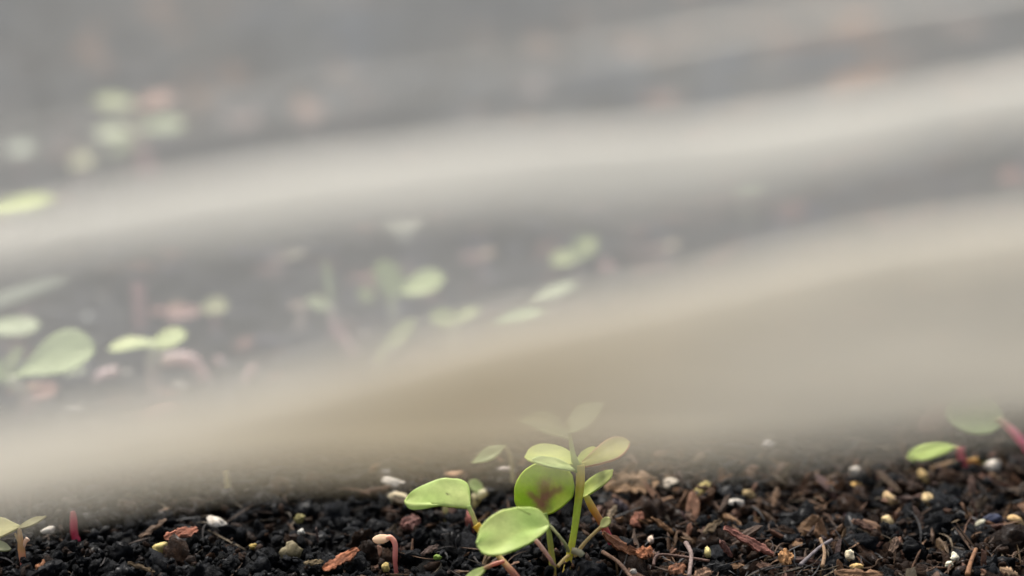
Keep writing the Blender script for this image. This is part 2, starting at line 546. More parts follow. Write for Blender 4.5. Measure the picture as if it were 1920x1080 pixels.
for a, kw in [
    (((308, 1008), (370, 992), 20, (176, 92, 58), 'orange brown flat bark chip above the yellow grain'), dict(z=0.0038)),
    (((262, 1008), (312, 974), 11, (110, 76, 52), 'thin dark brown splinter left of the orange brown chip'), {}),
    (((606, 1068), (672, 1030), 20, (186, 98, 46), 'bright orange bark sliver lit on black soil'), dict(z=0.0042)),
    (((593, 990), (596, 1016), 12, (105, 78, 74), 'small upright purple brown chip above the black clod'), {}),
    (((570, 1056), (606, 1052), 9, (150, 120, 80), 'small tan stick left end of the orange sliver'), {}),
    (((68, 1064), (94, 1062), 20, (178, 104, 48), 'small square orange chip near the bottom left corner'), {}),
    (((752, 986), (786, 972), 24, (128, 72, 64), 'dull red chip below the left cotyledon'), {}),
    (((1135, 915), (1232, 900), 44, (156, 112, 74), 'large tan bark flake right of the small side leaf'), dict(curl=0.2, z=0.0035)),
    (((1358, 990), (1452, 1040), 21, (165, 92, 76), 'long reddish brown bark strip sloping down right'), dict(z=0.004)),
    (((1130, 1000), (1225, 1044), 24, (150, 84, 38), 'curved brown flake with an orange end by the crimson stem'), dict(curl=-0.35, z=0.0038)),
    (((1195, 1040), (1222, 1030), 18, (215, 120, 62), 'bright orange tip chip at the end of the curved flake'), {}),
    (((1186, 985), (1205, 962), 20, (160, 88, 60), 'small reddish chip over the curved brown flake'), {}),
    (((1222, 970), (1262, 1000), 14, (158, 104, 58), 'narrow tan brown chip right of the reddish one'), {}),
    (((1318, 1000), (1352, 975), 14, (112, 84, 52), 'brown splinter leaning on the upper end of the reddish strip'), {}),
    (((1462, 1048), (1486, 1040), 24, (196, 128, 62), 'blocky orange chip past the end of the reddish strip'), {}),
    (((1565, 1074), (1655, 1078), 18, (150, 100, 62), 'wide flat tan chip at the bottom edge'), {}),
    (((1255, 1072), (1285, 1062), 20, (150, 86, 46), 'rusty chip at the bottom edge right of the tiny white grain'), {}),
    (((1302, 1082), (1332, 1070), 18, (160, 112, 84), 'pale brown chip cut by the bottom edge'), {}),
    (((1350, 1015), (1372, 1042), 18, (128, 72, 60), 'short dark red chip under the reddish strip'), {}),
    (((1132, 985), (1156, 948), 12, (140, 112, 84), 'small beige chip behind the crimson stem'), {}),
    (((1150, 938), (1178, 955), 18, (92, 74, 82), 'dusky purple chip below the large tan flake'), {}),
    (((1600, 975), (1650, 1000), 14, (120, 78, 60), 'brown strip below the round cream grain'), {}),
    (((1448, 950), (1458, 915), 12, (112, 76, 48), 'small upright brown chip right of the mustard grain'), {}),
    (((1670, 1035), (1682, 1008), 14, (120, 86, 66), 'small brown upright chip above the bottom right soil'), {}),
    (((790, 1040), (822, 1022), 11, (95, 66, 58), 'dim brown splinter right of the withered sprout'), {}),
    (((240, 1055), (290, 1072), 9, (128, 98, 66), 'thin tan splinter between the yellow grain and bottom edge'), {}),
    (((1875, 1068), (1908, 1076), 14, (200, 150, 110), 'pale peach chip in the bottom right corner'), {}),
]:
    chip(*a, **kw)

# twigs
def tube(name, pts, radii, mat, parent=None, cols=None, nseg=10):
    """a round stem through 3D points with its own radius at each"""
    P3 = [Vector(p) for p in pts]
    n = len(P3); M = max(16, n * 6)
    def cr(arr, t):
        x = t * (n - 1); i = min(int(x), n - 2); f = x - i
        a = arr[max(i - 1, 0)]; b = arr[i]; c = arr[i + 1]; d = arr[min(i + 2, n - 1)]
        return 0.5 * ((2 * b) + (c - a) * f + (2 * a - 5 * b + 4 * c - d) * f * f + (3 * b - a - 3 * c + d) * f ** 3)
    cl = [Vector(c) for c in (cols or [(0.1, 0.1, 0.1)] * n)]
    path = [cr(P3, k / M) for k in range(M + 1)]
    off = random.uniform(0, 99)
    vs, fs, cs = [], [], []
    for k in range(M + 1):
        t = k / M
        d = (path[min(k + 1, M)] - path[max(k - 1, 0)]).normalized()
        u = d.cross(FWD)
        u = u.normalized() if u.length > 0.05 else RT.copy()
        v = u.cross(d).normalized()
        x = t * (n - 1); i = min(int(x), n - 2); f = x - i
        r = radii[i] * (1 - f) + radii[i + 1] * f
        r *= 1 + 0.14 * noise.noise(Vector((t * 7, off, 0)))
        c = cl[i].lerp(cl[i + 1], f)
        for a in range(nseg):
            an = 2 * math.pi * a / nseg
            vs.append(path[k] + u * math.cos(an) * r + v * math.sin(an) * r)
            cs.append(tuple(c))
    for k in range(M):
        for a in range(nseg):
            i = k * nseg
            fs.append((i + a, i + (a + 1) % nseg, i + nseg + (a + 1) % nseg, i + nseg + a))
    fs.append(tuple(range(nseg - 1, -1, -1))); fs.append(tuple(M * nseg + a for a in range(nseg)))
    return mesh_obj(name, vs, fs, mat, parent, cols=cs)

def twig(pp, r, col, label):
    pts = [P(x, y, gdepth(max(y, 900), 0.003)) for x, y in pp]
    D = gdepth(pp[0][1])
    o = tube('twig', pts, [r * D / FPX * (1 - 0.1 * i) for i in range(len(pp))], M_GRAIN, cols=[lin(col)] * len(pp), nseg=7)
    recentre(o); tag(o, label, 'twig', 'thin twigs on the soil')
twig([(1286, 1018), (1296, 1040), (1292, 1080)], 4.5, (112, 96, 90), 'thin grey twig standing up below the reddish strip')
twig([(1814, 1078), (1820, 1055), (1830, 1030)], 5, (112, 78, 50), 'brown twig beside two tiny white grains')
twig([(1542, 1062), (1546, 1035), (1538, 1010)], 4, (118, 94, 68), 'tan twig standing left of the bottom right grains')
twig([(1500, 1060), (1535, 1028), (1560, 1012)], 4, (96, 90, 92), 'grey twig crossing behind the tan twig')
twig([(1130, 1035), (1160, 1055), (1185, 1085)], 4, (110, 84, 66), 'dark bent twig right of the tall stem foot')
twig([(1225, 1060), (1240, 1040), (1330, 1052)], 3, (84, 62, 52), 'thin dark red twig lying under the curved flake')

# ------------------------------------------------------------------ seedlings
LEAF_PROFILES = {
    'oval':   [(0, .10), (.06, .32), (.16, .58), (.3, .83), (.45, .97), (.6, 1.0), (.75, .93), (.87, .74), (.95, .48), (1, .05)],
    'spoon':  [(0, .08), (.15, .16), (.3, .42), (.45, .74), (.6, .95), (.72, 1.0), (.84, .9), (.93, .62), (.98, .32), (1, .04)],
    'round':  [(0, .12), (.05, .42), (.14, .72), (.28, .93), (.45, 1.0), (.62, .97), (.78, .8), (.9, .55), (.97, .28), (1, .04)],
    'lance':  [(0, .12), (.12, .4), (.3, .8), (.45, 1.0), (.6, .92), (.75, .68), (.9, .32), (1, .03)],
}
def prof(tab, t):
    for (a, va), (b, vb) in zip(tab, tab[1:]):
        if t <= b:
            f = (t - a) / max(1e-6, b - a)
            return va + (vb - va) * f
    return tab[-1][1]

def leaf(parent, base, tip, wup, wdn, D, col, name='leaf', shape='oval', bow=0.0, dd=0.0, wd=0.0, cup=0.12, droop=0.0,
         col2=None, blotch=None, thick=0.00028, shape_dn=None, label=None, nu=36, nv=16, edge=None, absw=False, marks=None):
    """a leaf blade from base to tip (photo pixels at depth D); wup / wdn = half widths on its upper and lower side;
       bow = sideways bend of the midrib, dd = how much deeper the tip lies, wd = lean of the blade's width in depth"""
    sc = D / FPX
    A = P(base[0], base[1], D); B = P(tip[0], tip[1], D + dd)
    ang = math.atan2(-(tip[1] - base[1]), tip[0] - base[0])
    upv = RT * (-math.sin(ang)) + UP * math.cos(ang)
    if upv.dot(UP) < 0: upv = -upv
    upw = upv + FWD * wd
    nrm = (B - A).normalized().cross(upw.normalized()).normalized()
    if nrm.dot(FWD) > 0: nrm = -nrm
    ta = LEAF_PROFILES[shape]; tb = LEAF_PROFILES[shape_dn or shape]
    off = random.uniform(0, 80)
    vs, fs, cs, uv = [], [], [], []
    c1 = Vector(lin(col)); c2 = Vector(lin(col2)) if col2 else c1 * 0.86
    if col[1] > col[0]:
        gx = min(1.5, 1.10 * c1.y / c1.x)
        c1 = Vector((c1.x * gx, c1.y * 1.22, c1.z * 1.4)); c2 = Vector((c2.x * min(gx, c2.y / c2.x), c2.y * 1.22, c2.z * 1.4))
    if D > 0.3: c1 = Vector(muted(tuple(c1), 0.78)) * 0.88; c2 = Vector(muted(tuple(c2), 0.78)) * 0.88  # farther blades: shade under the film put into the colour, darker and greyer
    L = (B - A).length
    for i in range(nu + 1):
        t = i / nu
        t = 0.5 - 0.5 * math.cos(math.pi * t)
        m = A.lerp(B, t) + upv * (bow * sc * 4 * t * (1 - t)) + nrm * (droop * L * 4 * t * (1 - t))
        for j in range(nv + 1):
            s = j / nv * 2 - 1
            hw = (wup * prof(ta, t) if s > 0 else wdn * prof(tb, t)) * sc
            rf = 1 + 0.035 * noise.noise(Vector((t * 5, 3 if s > 0 else -3, off)))
            q = m + upw * (s * hw * rf)
            if absw: q += nrm * (cup * (prof(ta, t) + prof(tb, t)) * sc * 0.5 * (s * s - 0.25))
            else: q += nrm * (cup * (wup + wdn) * sc * 0.5 * (s * s - 0.25) * prof(ta, t))
            q += nrm * (0.02 * L * noise.noise(Vector((t * 3, s * 1.2, off))))
            q -= nrm * (0.0 * L * math.exp(-(s / 0.09) ** 2) * (1 - t * 0.6))
            vs.append(q); uv.append((t, s))
            k = 0.5 + 0.9 * noise.noise(Vector((t * 2.2, s * 1.4, off + 9)))
            c = c1.lerp(c2, min(1, max(0, k)))
            # pale midrib and branching side veins, part of the leaf's own colouring
            vein = math.exp(-(s / 0.05) ** 2) * 0.12
            sv = abs(((t * 6.0 - abs(s) * 1.6) % 1.0) - 0.5)
            vein += 0.07 * math.exp(-((0.5 - sv) / 0.07) ** 2) * (1 - abs(s))
            c = c.lerp(Vector((min(0.8, c.x * 1.35), min(0.8, c.y * 1.2), c.z * 1.2)), vein)
            if edge and abs(s) > 0.85: c = c.lerp(Vector(lin(edge)), (abs(s) - 0.85) / 0.15 * 0.7)
            if blotch:
                bt, bs, br, bc = blotch
                dd_ = math.hypot((t - bt) / br, (s - bs) / (br * 1.3)) + 0.9 * noise.noise(Vector((t * 6, s * 5, 4)))
                f = min(1, max(0, 1.45 - dd_))
                c = c.lerp(Vector(lin(bc)), f * 0.8)
            if marks:
                h = prof(ta if s > 0 else tb, t) * s
                ex, ey = base[0] + (tip[0] - base[0]) * t, base[1] + (tip[1] - base[1]) * t
                qx, qy = ex + upv.dot(RT) * h, ey - upv.dot(UP) * h
                for (ax, ay), (bx, by), r, mc in marks:
                    vx, vy = bx - ax, by - ay
                    u = min(1, max(0, ((qx - ax) * vx + (qy - ay) * vy) / (vx * vx + vy * vy + 1e-9)))
                    dd_ = math.hypot(qx - ax - vx * u, qy - ay - vy * u) / r + 0.5 * noise.noise(Vector((qx / 7, qy / 7, 1)))
                    c = c.lerp(Vector(lin(mc)), 0.62 * min(1, max(0, 2.2 - dd_) / 1.6) ** 1.5) if r > 2 else c.lerp(Vector(lin(mc)), 0.85 * min(1, max(0, 1.6 - dd_)))
            cs.append(tuple(c))
    for i in range(nu):
        for j in range(nv):
            a = i * (nv + 1) + j
            fs.append((a, a + 1, a + nv + 2, a + nv + 1))
    o = mesh_obj(name, vs, fs, M_PLANT, parent, cols=cs)
    so = o.modifiers.new('thickness', 'SOLIDIFY')
    so.thickness = thick; so.offset = 0
    if label: o['label'] = label
    return o

def zz(pts):
    return [(700 + a / 3.177, 740 + b / 3.177) for a, b in pts]

def outline_leaf(parent, base, tip, outline, D, col, **kw):
    """a blade whose two half widths follow an outline given in photo pixels"""
    bx, by = base; dx, dy = tip[0] - bx, tip[1] - by
    L = math.hypot(dx, dy); ux, uy = dx / L, dy / L
    nx, ny = (-uy, ux)
    if ny > 0: nx, ny = -nx, -ny         # towards the top of the photo
    loc = [((x - bx) * ux + (y - by) * uy, (x - bx) * nx + (y - by) * ny) for x, y in outline]
    tabs = []
    for sgn in (1, -1):
        tab = []
        for k in range(41):
            t = 0.006 + 0.988 * k / 40
            x = t * L; best = 0
            for (x0, y0), (x1, y1) in zip(loc, loc[1:] + loc[:1]):
                if (x0 - x) * (x1 - x) <= 0 and abs(x1 - x0) > 1e-6:
                    y = y0 + (y1 - y0) * (x - x0) / (x1 - x0)
                    best = max(best, y * sgn)
            tab.append(best)
        for _ in range(3):
            tab = [tab[0] * 0.7] + [(tab[k - 1] + 2 * tab[k] + tab[k + 1]) / 4 for k in range(1, 40)] + [tab[40] * 0.7]
        tabs.append([(k / 40, v) for k, v in enumerate(tab)])
    LEAF_PROFILES['_u'], LEAF_PROFILES['_d'] = tabs
    return leaf(parent, base, tip, 1.0, 1.0, D, col, shape='_u', shape_dn='_d', absw=True, **kw)

def seedling(base_px, label, D=None, group='seedlings sprouting from the soil', name='seedling', cat='seedling'):
    if D is None: D = gdepth(base_px[1])
    e = bpy.data.objects.new(name, None)
    e.empty_display_size = 0.005
    p = P(base_px[0], base_px[1], D)
    e.location = p
    COL.objects.link(e)
    tag(e, label, cat, group)
    return e, D

def stem(parent, pp, rr, cols, D, name='stem', dz=None):
    dz = dz or [0] * len(pp)
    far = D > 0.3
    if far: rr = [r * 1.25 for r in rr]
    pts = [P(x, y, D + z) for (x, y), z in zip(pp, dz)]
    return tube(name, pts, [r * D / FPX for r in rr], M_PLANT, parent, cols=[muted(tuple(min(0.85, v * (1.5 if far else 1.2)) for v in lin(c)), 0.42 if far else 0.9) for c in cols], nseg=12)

LG = (180, 198, 120)       # pale cotyledon green
LG2 = (132, 172, 74)
PINK, CRIM, TAN, OLV = (190, 110, 100), (150, 30, 62), (186, 142, 84), (150, 158, 50)

# 1: the tall seedling
e, D = seedling((1058, 1092), 'tallest green seedling with thick yellow stem in front of the film')
stem(e, [(1056, 1100), (1066, 1050), (1076, 1000), (1083, 950), (1088, 905), (1087, 872)],
     [7, 6.6, 6.6, 7.2, 8.2, 9], [(205, 160, 80), (196, 180, 50), (176, 190, 50), (176, 192, 50), (205, 185, 60), (205, 195, 80)], D)
stem(e, [(1084, 885), (1074, 850), (1068, 815), (1062, 790)], [8, 5, 3.5, 2.5], [(150, 170, 70), LG, LG, LG], D, 'upper_stem')
leaf(e, (1076, 882), (998, 864), 9, 7, D - 0.004, (176, 205, 130), bow=3, wd=1.6, dd=-0.004, shape='oval')
leaf(e, (1090, 868), (984, 856), 19, 14, D, (168, 192, 86), bow=6, wd=1.6, dd=0.004, shape='oval')
leaf(e, (1082, 866), (1124, 846), 10, 12, D + 0.002, (164, 176, 76), bow=4, wd=1.3, dd=0.005, shape='oval')
leaf(e, (1070, 880), (1180, 828), 20, 16, D, (172, 170, 62), bow=-3, wd=1.4, dd=0.004, shape='spoon', edge=(200, 110, 100))
leaf(e, (1062, 812), (1132, 756), 20, 20, D, (196, 208, 150), bow=4, wd=1.2, dd=0.003, shape='lance')
leaf(e, (1068, 822), (972, 790), 18, 20, D, (196, 206, 150), bow=14, wd=1.0, shape='lance')
stem(e, [(1078, 1042), (1096, 1018), (1118, 996), (1130, 986)], [4, 3.4, 3, 3], [(190, 170, 120)] * 4, D, 'petiole', [0, -.002, -.003, -.004])
leaf(e, (1126, 988), (1143, 972), 8, 8, D - 0.004, (196, 196, 130), shape='oval', wd=0.4)
stem(e, [(1072, 1032), (1086, 1036), (1092, 1042)], [6, 7, 6], [(150, 140, 110), (168, 160, 130), (150, 150, 120)], D - 0.002, 'bud')
stem(e, [(1046, 1062), (1060, 1046), (1070, 1040)], [3.5, 3, 3], [(190, 170, 110)] * 3, D, 'petiole', [-.002, -.001, 0])

# 2: seedling with the round blotched leaf
e, D = seedling((1036, 1092), 'seedling with one round upright leaf blotched purple in its middle', D=0.247)
stem(e, [(1037, 1100), (1036, 1060), (1032, 1020), (1027, 985), (1022, 962)], [7, 6.5, 5.5, 4, 4],
     [(178, 130, 70), (160, 150, 60), (150, 152, 60), (140, 158, 70), (150, 170, 80)], D)
PU = (156, 96, 92)
outline_leaf(e, zz([(1018, 712)])[0], zz([(1040, 398)])[0], zz([(1040, 720), (1010, 706), (960, 694), (865, 684), (843, 630), (845, 570), (862, 510), (905, 450),
    (970, 410), (1060, 400), (1140, 425), (1190, 480), (1200, 540), (1188, 605), (1130, 660), (1080, 692)]), D + 0.002, (176, 198, 72), wd=0.15, cup=0.25,
    col2=(140, 178, 50), nu=48, nv=40, marks=[(*zz([(1005, 655), (930, 590)]), 4.5, PU), (*zz([(1008, 665), (1022, 545)]), 11, PU), (*zz([(1015, 615), (1110, 560)]), 5.5, PU)])
stem(e, [(1040, 1062), (1026, 1040), (1004, 1012)], [3.6, 3.8, 4.2], [(192, 150, 130), (196, 158, 142), (198, 165, 150)], D, 'petiole', [0, -.001, -.001])
stem(e, [(1030, 984), (1044, 1000), (1060, 1020), (1066, 1034)], [3.4, 3, 3, 3], [(150, 150, 100)] * 4, D, 'petiole', [0, -.001, -.001, 0])

# 3: seedling with the two big front cotyledons
e, D = seedling((972, 1092), 'low seedling with two large pale green cotyledons in front of the tall one', D=0.244)
stem(e, [(982, 1100), (960, 1072), (938, 1046), (912, 1010), (895, 990)], [7, 6.5, 5.5, 5, 6],
     [(156, 92, 84), (160, 110, 88), (170, 146, 84), (170, 160, 80), (180, 160, 40)], D, dz=[0, 0, .001, .003, .002])
outline_leaf(e, zz([(1046, 772)])[0], zz([(616, 888)])[0], zz([(1050, 775), (1030, 730), (990, 697), (930, 682), (850, 684), (760, 705), (690, 742), (640, 790),
    (617, 850), (620, 905), (645, 943), (700, 952), (770, 946), (850, 922), (930, 882), (1000, 835), (1045, 795)]), D - 0.003, LG, name='cotyledon', wd=0.55,
    dd=-0.003, cup=0.14, col2=(160, 190, 100), nu=44, nv=30, marks=[(*zz([(880, 705), (925, 722)]), 0.7, (90, 80, 40)), (*zz([(860, 696), (915, 714)]), 1.0, (110, 130, 50))])
stem(e, [(895, 990), (888, 970), (878, 948)], [5, 4.2, 5], [(186, 166, 70), (186, 180, 120), LG], D + 0.001, 'petiole')
outline_leaf(e, zz([(572, 672)])[0], zz([(188, 642)])[0], zz([(580, 670), (588, 630), (586, 580), (560, 538), (510, 510), (430, 504), (340, 526), (260, 560),
    (205, 596), (188, 638), (198, 668), (235, 681), (300, 677), (400, 656), (480, 652), (540, 664)]), D + 0.001, LG, name='cotyledon', wd=0.55,
    cup=-0.12, col2=(160, 190, 100), nu=44, nv=30, marks=[(*zz([(434, 598), (442, 604)]), 0.9, (70, 70, 30)), (*zz([(455, 600), (470, 612)]), 0.8, (80, 80, 40))])
stem(e, [(893, 984), (897, 990), (896, 996)], [8, 8.5, 6], [(196, 168, 40)] * 3, D, 'node')

# 3b: bottom leaf between
e, D = seedling((960, 1062), 'thin seedling arching left at the bottom edge with a narrow leaf', D=0.243)
stem(e, [(946, 1052), (925, 1058), (908, 1066)], [3.5, 4, 4], [(180, 120, 100), (190, 130, 110), (186, 160, 110)], D)
leaf(e, (912, 1064), (872, 1088), 7, 8, D, (170, 186, 110), 'cotyledon', wd=0.8)

# 5: side leaf on crimson stem
e, D = seedling((1156, 1040), 'seedling with single upright oval leaf on yellow and crimson stem', D=0.2545)
stem(e, [(1158, 1045), (1144, 1012), (1130, 984), (1112, 955), (1098, 928)], [8, 7, 6.5, 7, 6],
     [CRIM, (176, 40, 80), (150, 90, 60), (190, 150, 50), (186, 190, 100)], D)
outline_leaf(e, zz([(1246, 612)])[0], zz([(1425, 448)])[0], zz([(1243, 612), (1246, 550), (1290, 505), (1350, 465), (1400, 446), (1428, 456), (1418, 490),
    (1380, 530), (1320, 575), (1270, 606)]), D, (165, 190, 100), name='cotyledon', wd=0.7)

# 6: withered sprout
e, D = seedling((745, 1085), 'bent withered sprout with beige seed tip and thin pink stem', D=0.252)
stem(e, [(746, 1090), (741, 1055), (741, 1022), (733, 1008), (724, 1009)], [5, 4, 5.5, 5, 4],
     [(170, 96, 86), (170, 100, 92), (200, 140, 130), (215, 165, 140), (215, 180, 150)], D)
leaf(e, (734, 1008), (699, 1012), 7, 8, D, (222, 190, 156), 'seed_case', wd=0.6, cup=-.3)

# 7: corner seedling
e, D = seedling((46, 1086), 'tan stemmed seedling in the bottom left corner with a broad dull leaf', D=0.252)
stem(e, [(47, 1092), (44, 1060), (40, 1030), (36, 990)], [6, 5.5, 7, 3.5],
     [(196, 96, 110), (200, 120, 110), (186, 140, 84), (176, 150, 100)], D)
stem(e, [(41, 1030), (34, 1012), (28, 1000)], [3, 3, 2], [(186, 160, 110)] * 3, D, 'petiole')
stem(e, [(43, 1032), (46, 1018), (52, 1010)], [3, 3.5, 5], [(196, 160, 130), (200, 170, 140), (205, 180, 160)], D, 'petiole')
leaf(e, (36, 988), (-60, 1000), 20, 16, D, (165, 160, 105), wd=1.4, dd=0.004, shape='lance')
leaf(e, (34, 990), (86, 968), 6, 7, D, (140, 134, 88), wd=1.2, shape='lance')
leaf(e, (20, 1030), (-14, 1018), 7, 8, D, (190, 190, 150), wd=1.0)
# crimson stub
e, D = seedling((142, 1022), 'short crimson stem stub left of the orange bark chip', cat='stem stub')
stem(e, [(144, 1016), (139, 998), (138, 975), (136, 958)], [8, 7, 7, 4], [CRIM, (160, 34, 66), (170, 46, 76), (160, 90, 90)], D)
# pale stalk beneath left cotyledon
e, D = seedling((837, 975), 'short pale stalk standing in soil below the left cotyledon', cat='stem stub')
stem(e, [(838, 985), (836, 962), (834, 940)], [5.5, 5, 4.5], [(120, 110, 60), (160, 150, 100), (170, 170, 120)], D)
e, D = seedling((903, 945), 'small cream curled sprout behind the two front leaves')
stem(e, [(884, 950), (894, 932), (912, 922)], [8, 9, 7], [(196, 184, 130), (200, 190, 150), (196, 186, 150)], D)
leaf(e, (905, 926), (882, 900), 10, 10, D, (150, 180, 110), wd=.8)

e, D = seedling((430, 935), 'faint pale stalk in front of the film edge at left', cat='stem stub')
stem(e, [(431, 935), (427, 910), (423, 880)], [6, 5, 4], [(170, 160, 120)] * 3, D)
e, D = seedling((960, 900), 'hazy seedling with a narrow leaf leaning left behind the film edge', D=0.28)
stem(e, [(962, 905), (958, 860), (948, 835)], [4, 4, 3], [(170, 160, 120)] * 3, D)
leaf(e, (948, 832), (886, 866), 13, 12, D, (176, 178, 120), wd=.7, shape='lance')

# right side
e, D = seedling((1806, 878), 'seedling on a red stem with a pale narrow leaf reaching left at right')
stem(e, [(1808, 880), (1802, 862), (1800, 838)], [10, 9, 7], [(150, 24, 44), (180, 40, 70), (170, 60, 80)], D)
stem(e, [(1806, 868), (1830, 862), (1852, 872)], [5, 5, 5], [(160, 100, 50), (176, 140, 60), (120, 150, 60)], D, 'petiole')
stem(e, [(1800, 842), (1790, 838), (1780, 838)], [5, 4, 4], [(170, 100, 90), (170, 170, 100), LG], D, 'petiole')
leaf(e, (1790, 836), (1702, 858), 14, 13, D, (156, 190, 92), 'cotyledon', wd=0.8, bow=3)
e, D = seedling((1935, 850), 'seedling at the right edge with round hazy leaf and bright pink stem')
stem(e, [(1945, 860), (1920, 832), (1895, 802), (1870, 780)], [9, 8, 7.5, 7], [(186, 70, 110), (210, 100, 140), (214, 130, 150), (190, 180, 130)], D)
leaf(e, (1880, 782), (1772, 766), 40, 38, D, (160, 190, 128), 'cotyledon', shape='round', wd=.3)

# left middle group
e, D = seedling((60, 800), 'left edge seedling with the biggest bright oval leaf among the hazy ones')
stem(e, [(62, 805), (58, 770), (40, 735), (16, 712)], [13, 12, 11, 10], [(150, 80, 70), (170, 100, 84), (172, 150, 100), (170, 178, 110)], D)
leaf(e, (8, 716), (178, 652), 44, 34, D, (162, 196, 116), 'cotyledon', shape='spoon', bow=6, wd=.85, cup=.2, shape_dn='spoon')
leaf(e, (4, 712), (40, 652), 15, 13, D + 0.003, (170, 182, 110), 'cotyledon', wd=.6)
leaf(e, (20, 714), (-90, 660), 26, 22, D + 0.004, (150, 190, 100), 'cotyledon', wd=.6)
e, D = seedling((20, 705), 'hazy seedling at left edge with a flat pale leaf over the big oval one')
stem(e, [(20, 705), (18, 660), (10, 622)], [8, 7, 6], [(160, 110, 100)] * 3, D)
leaf(e, (-30, 616), (74, 612), 17, 16, D, (160, 190, 122), 'cotyledon', wd=1.2)
e, D = seedling((296, 768), 'hazy seedling with one flat yellow green leaf like a table top')
stem(e, [(297, 768), (288, 735), (286, 700), (292, 652)], [10, 10, 12, 11], [(170, 120, 108), (176, 130, 112), (176, 140, 110), (180, 180, 120)], D)
leaf(e, (322, 650), (204, 654), 12, 12, D, (190, 206, 110), 'cotyledon', shape='spoon', wd=1.6, bow=8)
leaf(e, (280, 652), (350, 628), 20, 13, D, (178, 206, 106), 'cotyledon', shape='oval', wd=1.2)
e, D = seedling((392, 730), 'pink sprout arching over to the left beside the flat yellow green leaf')
stem(e, [(395, 735), (378, 700), (360, 676), (330, 672), (305, 676)], [9, 9, 10, 10, 8], [(180, 110, 100), (196, 130, 120), (212, 150, 140), (212, 158, 144), (200, 170, 140)], D)
e, D = seedling((178, 762), 'small hooked pink sprout right of the biggest bright leaf')
stem(e, [(176, 766), (182, 726), (192, 706), (220, 696)], [9, 9, 10, 9], [(180, 110, 105), (196, 130, 122), (212, 150, 146), (216, 160, 150)], D)
e, D = seedling((88, 770), 'brown pink withered leaf sprout below the biggest bright leaf')
stem(e, [(70, 790), (76, 760), (80, 745)], [10, 10, 8], [(150, 90, 80)] * 3, D)
leaf(e, (50, 742), (108, 730), 18, 16, D, (188, 122, 100), 'withered_leaf', wd=.8)
e, D = seedling((150, 712), 'tiny pale leaf tip under the end of the biggest bright leaf')
leaf(e, (120, 700), (166, 698), 8, 8, D, (196, 200, 140), 'cotyledon', wd=.8)
stem(e, [(150, 715), (146, 706), (144, 700)], [4, 4, 4], [(180, 150, 120)] * 3, D)
for x, y, wx, c, lb in [(132, 773, 42, W_, 'hazy pale grain left of the hooked pink sprout'), (338, 727, 26, W_, 'hazy pale grain below the arching pink sprout'),
                        (240, 702, 22, W_, 'hazy small pale grain beside the flat leaf stem'), (165, 600, 20, (200, 205, 195), 'hazy small pale grain above the biggest bright leaf')]:
    grain(x, y, wx, 20, 15, c, lb)
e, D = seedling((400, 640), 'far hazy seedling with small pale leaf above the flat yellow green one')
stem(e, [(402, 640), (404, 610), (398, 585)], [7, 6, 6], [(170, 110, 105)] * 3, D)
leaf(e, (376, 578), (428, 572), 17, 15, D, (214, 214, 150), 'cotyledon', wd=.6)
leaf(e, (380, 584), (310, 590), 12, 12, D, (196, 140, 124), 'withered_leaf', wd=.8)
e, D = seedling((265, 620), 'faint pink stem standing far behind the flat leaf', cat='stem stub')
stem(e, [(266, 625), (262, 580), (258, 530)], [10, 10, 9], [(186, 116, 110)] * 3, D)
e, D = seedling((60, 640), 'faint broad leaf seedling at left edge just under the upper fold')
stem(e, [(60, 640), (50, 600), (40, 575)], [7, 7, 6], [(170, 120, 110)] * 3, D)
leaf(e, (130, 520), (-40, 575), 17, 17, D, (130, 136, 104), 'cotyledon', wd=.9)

# centre group
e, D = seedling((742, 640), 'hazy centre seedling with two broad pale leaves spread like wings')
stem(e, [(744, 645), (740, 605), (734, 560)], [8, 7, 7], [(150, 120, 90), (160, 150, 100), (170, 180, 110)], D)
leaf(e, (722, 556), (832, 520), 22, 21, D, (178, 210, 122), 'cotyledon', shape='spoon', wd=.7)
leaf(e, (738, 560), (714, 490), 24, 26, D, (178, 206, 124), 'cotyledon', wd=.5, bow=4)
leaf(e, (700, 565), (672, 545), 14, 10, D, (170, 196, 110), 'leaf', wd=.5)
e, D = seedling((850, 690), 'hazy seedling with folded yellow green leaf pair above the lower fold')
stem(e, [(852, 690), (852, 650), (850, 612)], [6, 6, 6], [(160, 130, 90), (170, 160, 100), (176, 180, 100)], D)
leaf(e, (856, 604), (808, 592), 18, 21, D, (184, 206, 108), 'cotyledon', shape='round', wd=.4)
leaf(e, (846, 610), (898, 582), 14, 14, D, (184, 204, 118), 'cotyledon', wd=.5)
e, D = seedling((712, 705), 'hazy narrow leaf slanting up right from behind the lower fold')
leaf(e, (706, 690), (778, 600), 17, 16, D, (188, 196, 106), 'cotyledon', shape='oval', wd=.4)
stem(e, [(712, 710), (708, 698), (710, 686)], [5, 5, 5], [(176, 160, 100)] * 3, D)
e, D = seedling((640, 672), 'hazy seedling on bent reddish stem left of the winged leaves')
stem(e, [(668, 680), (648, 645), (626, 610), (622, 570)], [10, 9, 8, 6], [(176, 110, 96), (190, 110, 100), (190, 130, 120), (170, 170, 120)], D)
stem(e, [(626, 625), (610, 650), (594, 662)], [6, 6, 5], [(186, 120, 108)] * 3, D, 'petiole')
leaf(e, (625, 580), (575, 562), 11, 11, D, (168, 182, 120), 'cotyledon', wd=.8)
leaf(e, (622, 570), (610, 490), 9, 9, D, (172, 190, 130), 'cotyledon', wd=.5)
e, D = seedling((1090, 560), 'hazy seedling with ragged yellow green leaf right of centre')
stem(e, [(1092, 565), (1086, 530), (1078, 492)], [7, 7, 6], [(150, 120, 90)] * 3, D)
leaf(e, (1072, 484), (1118, 446), 20, 19, D, (190, 202, 118), 'cotyledon', wd=.5)
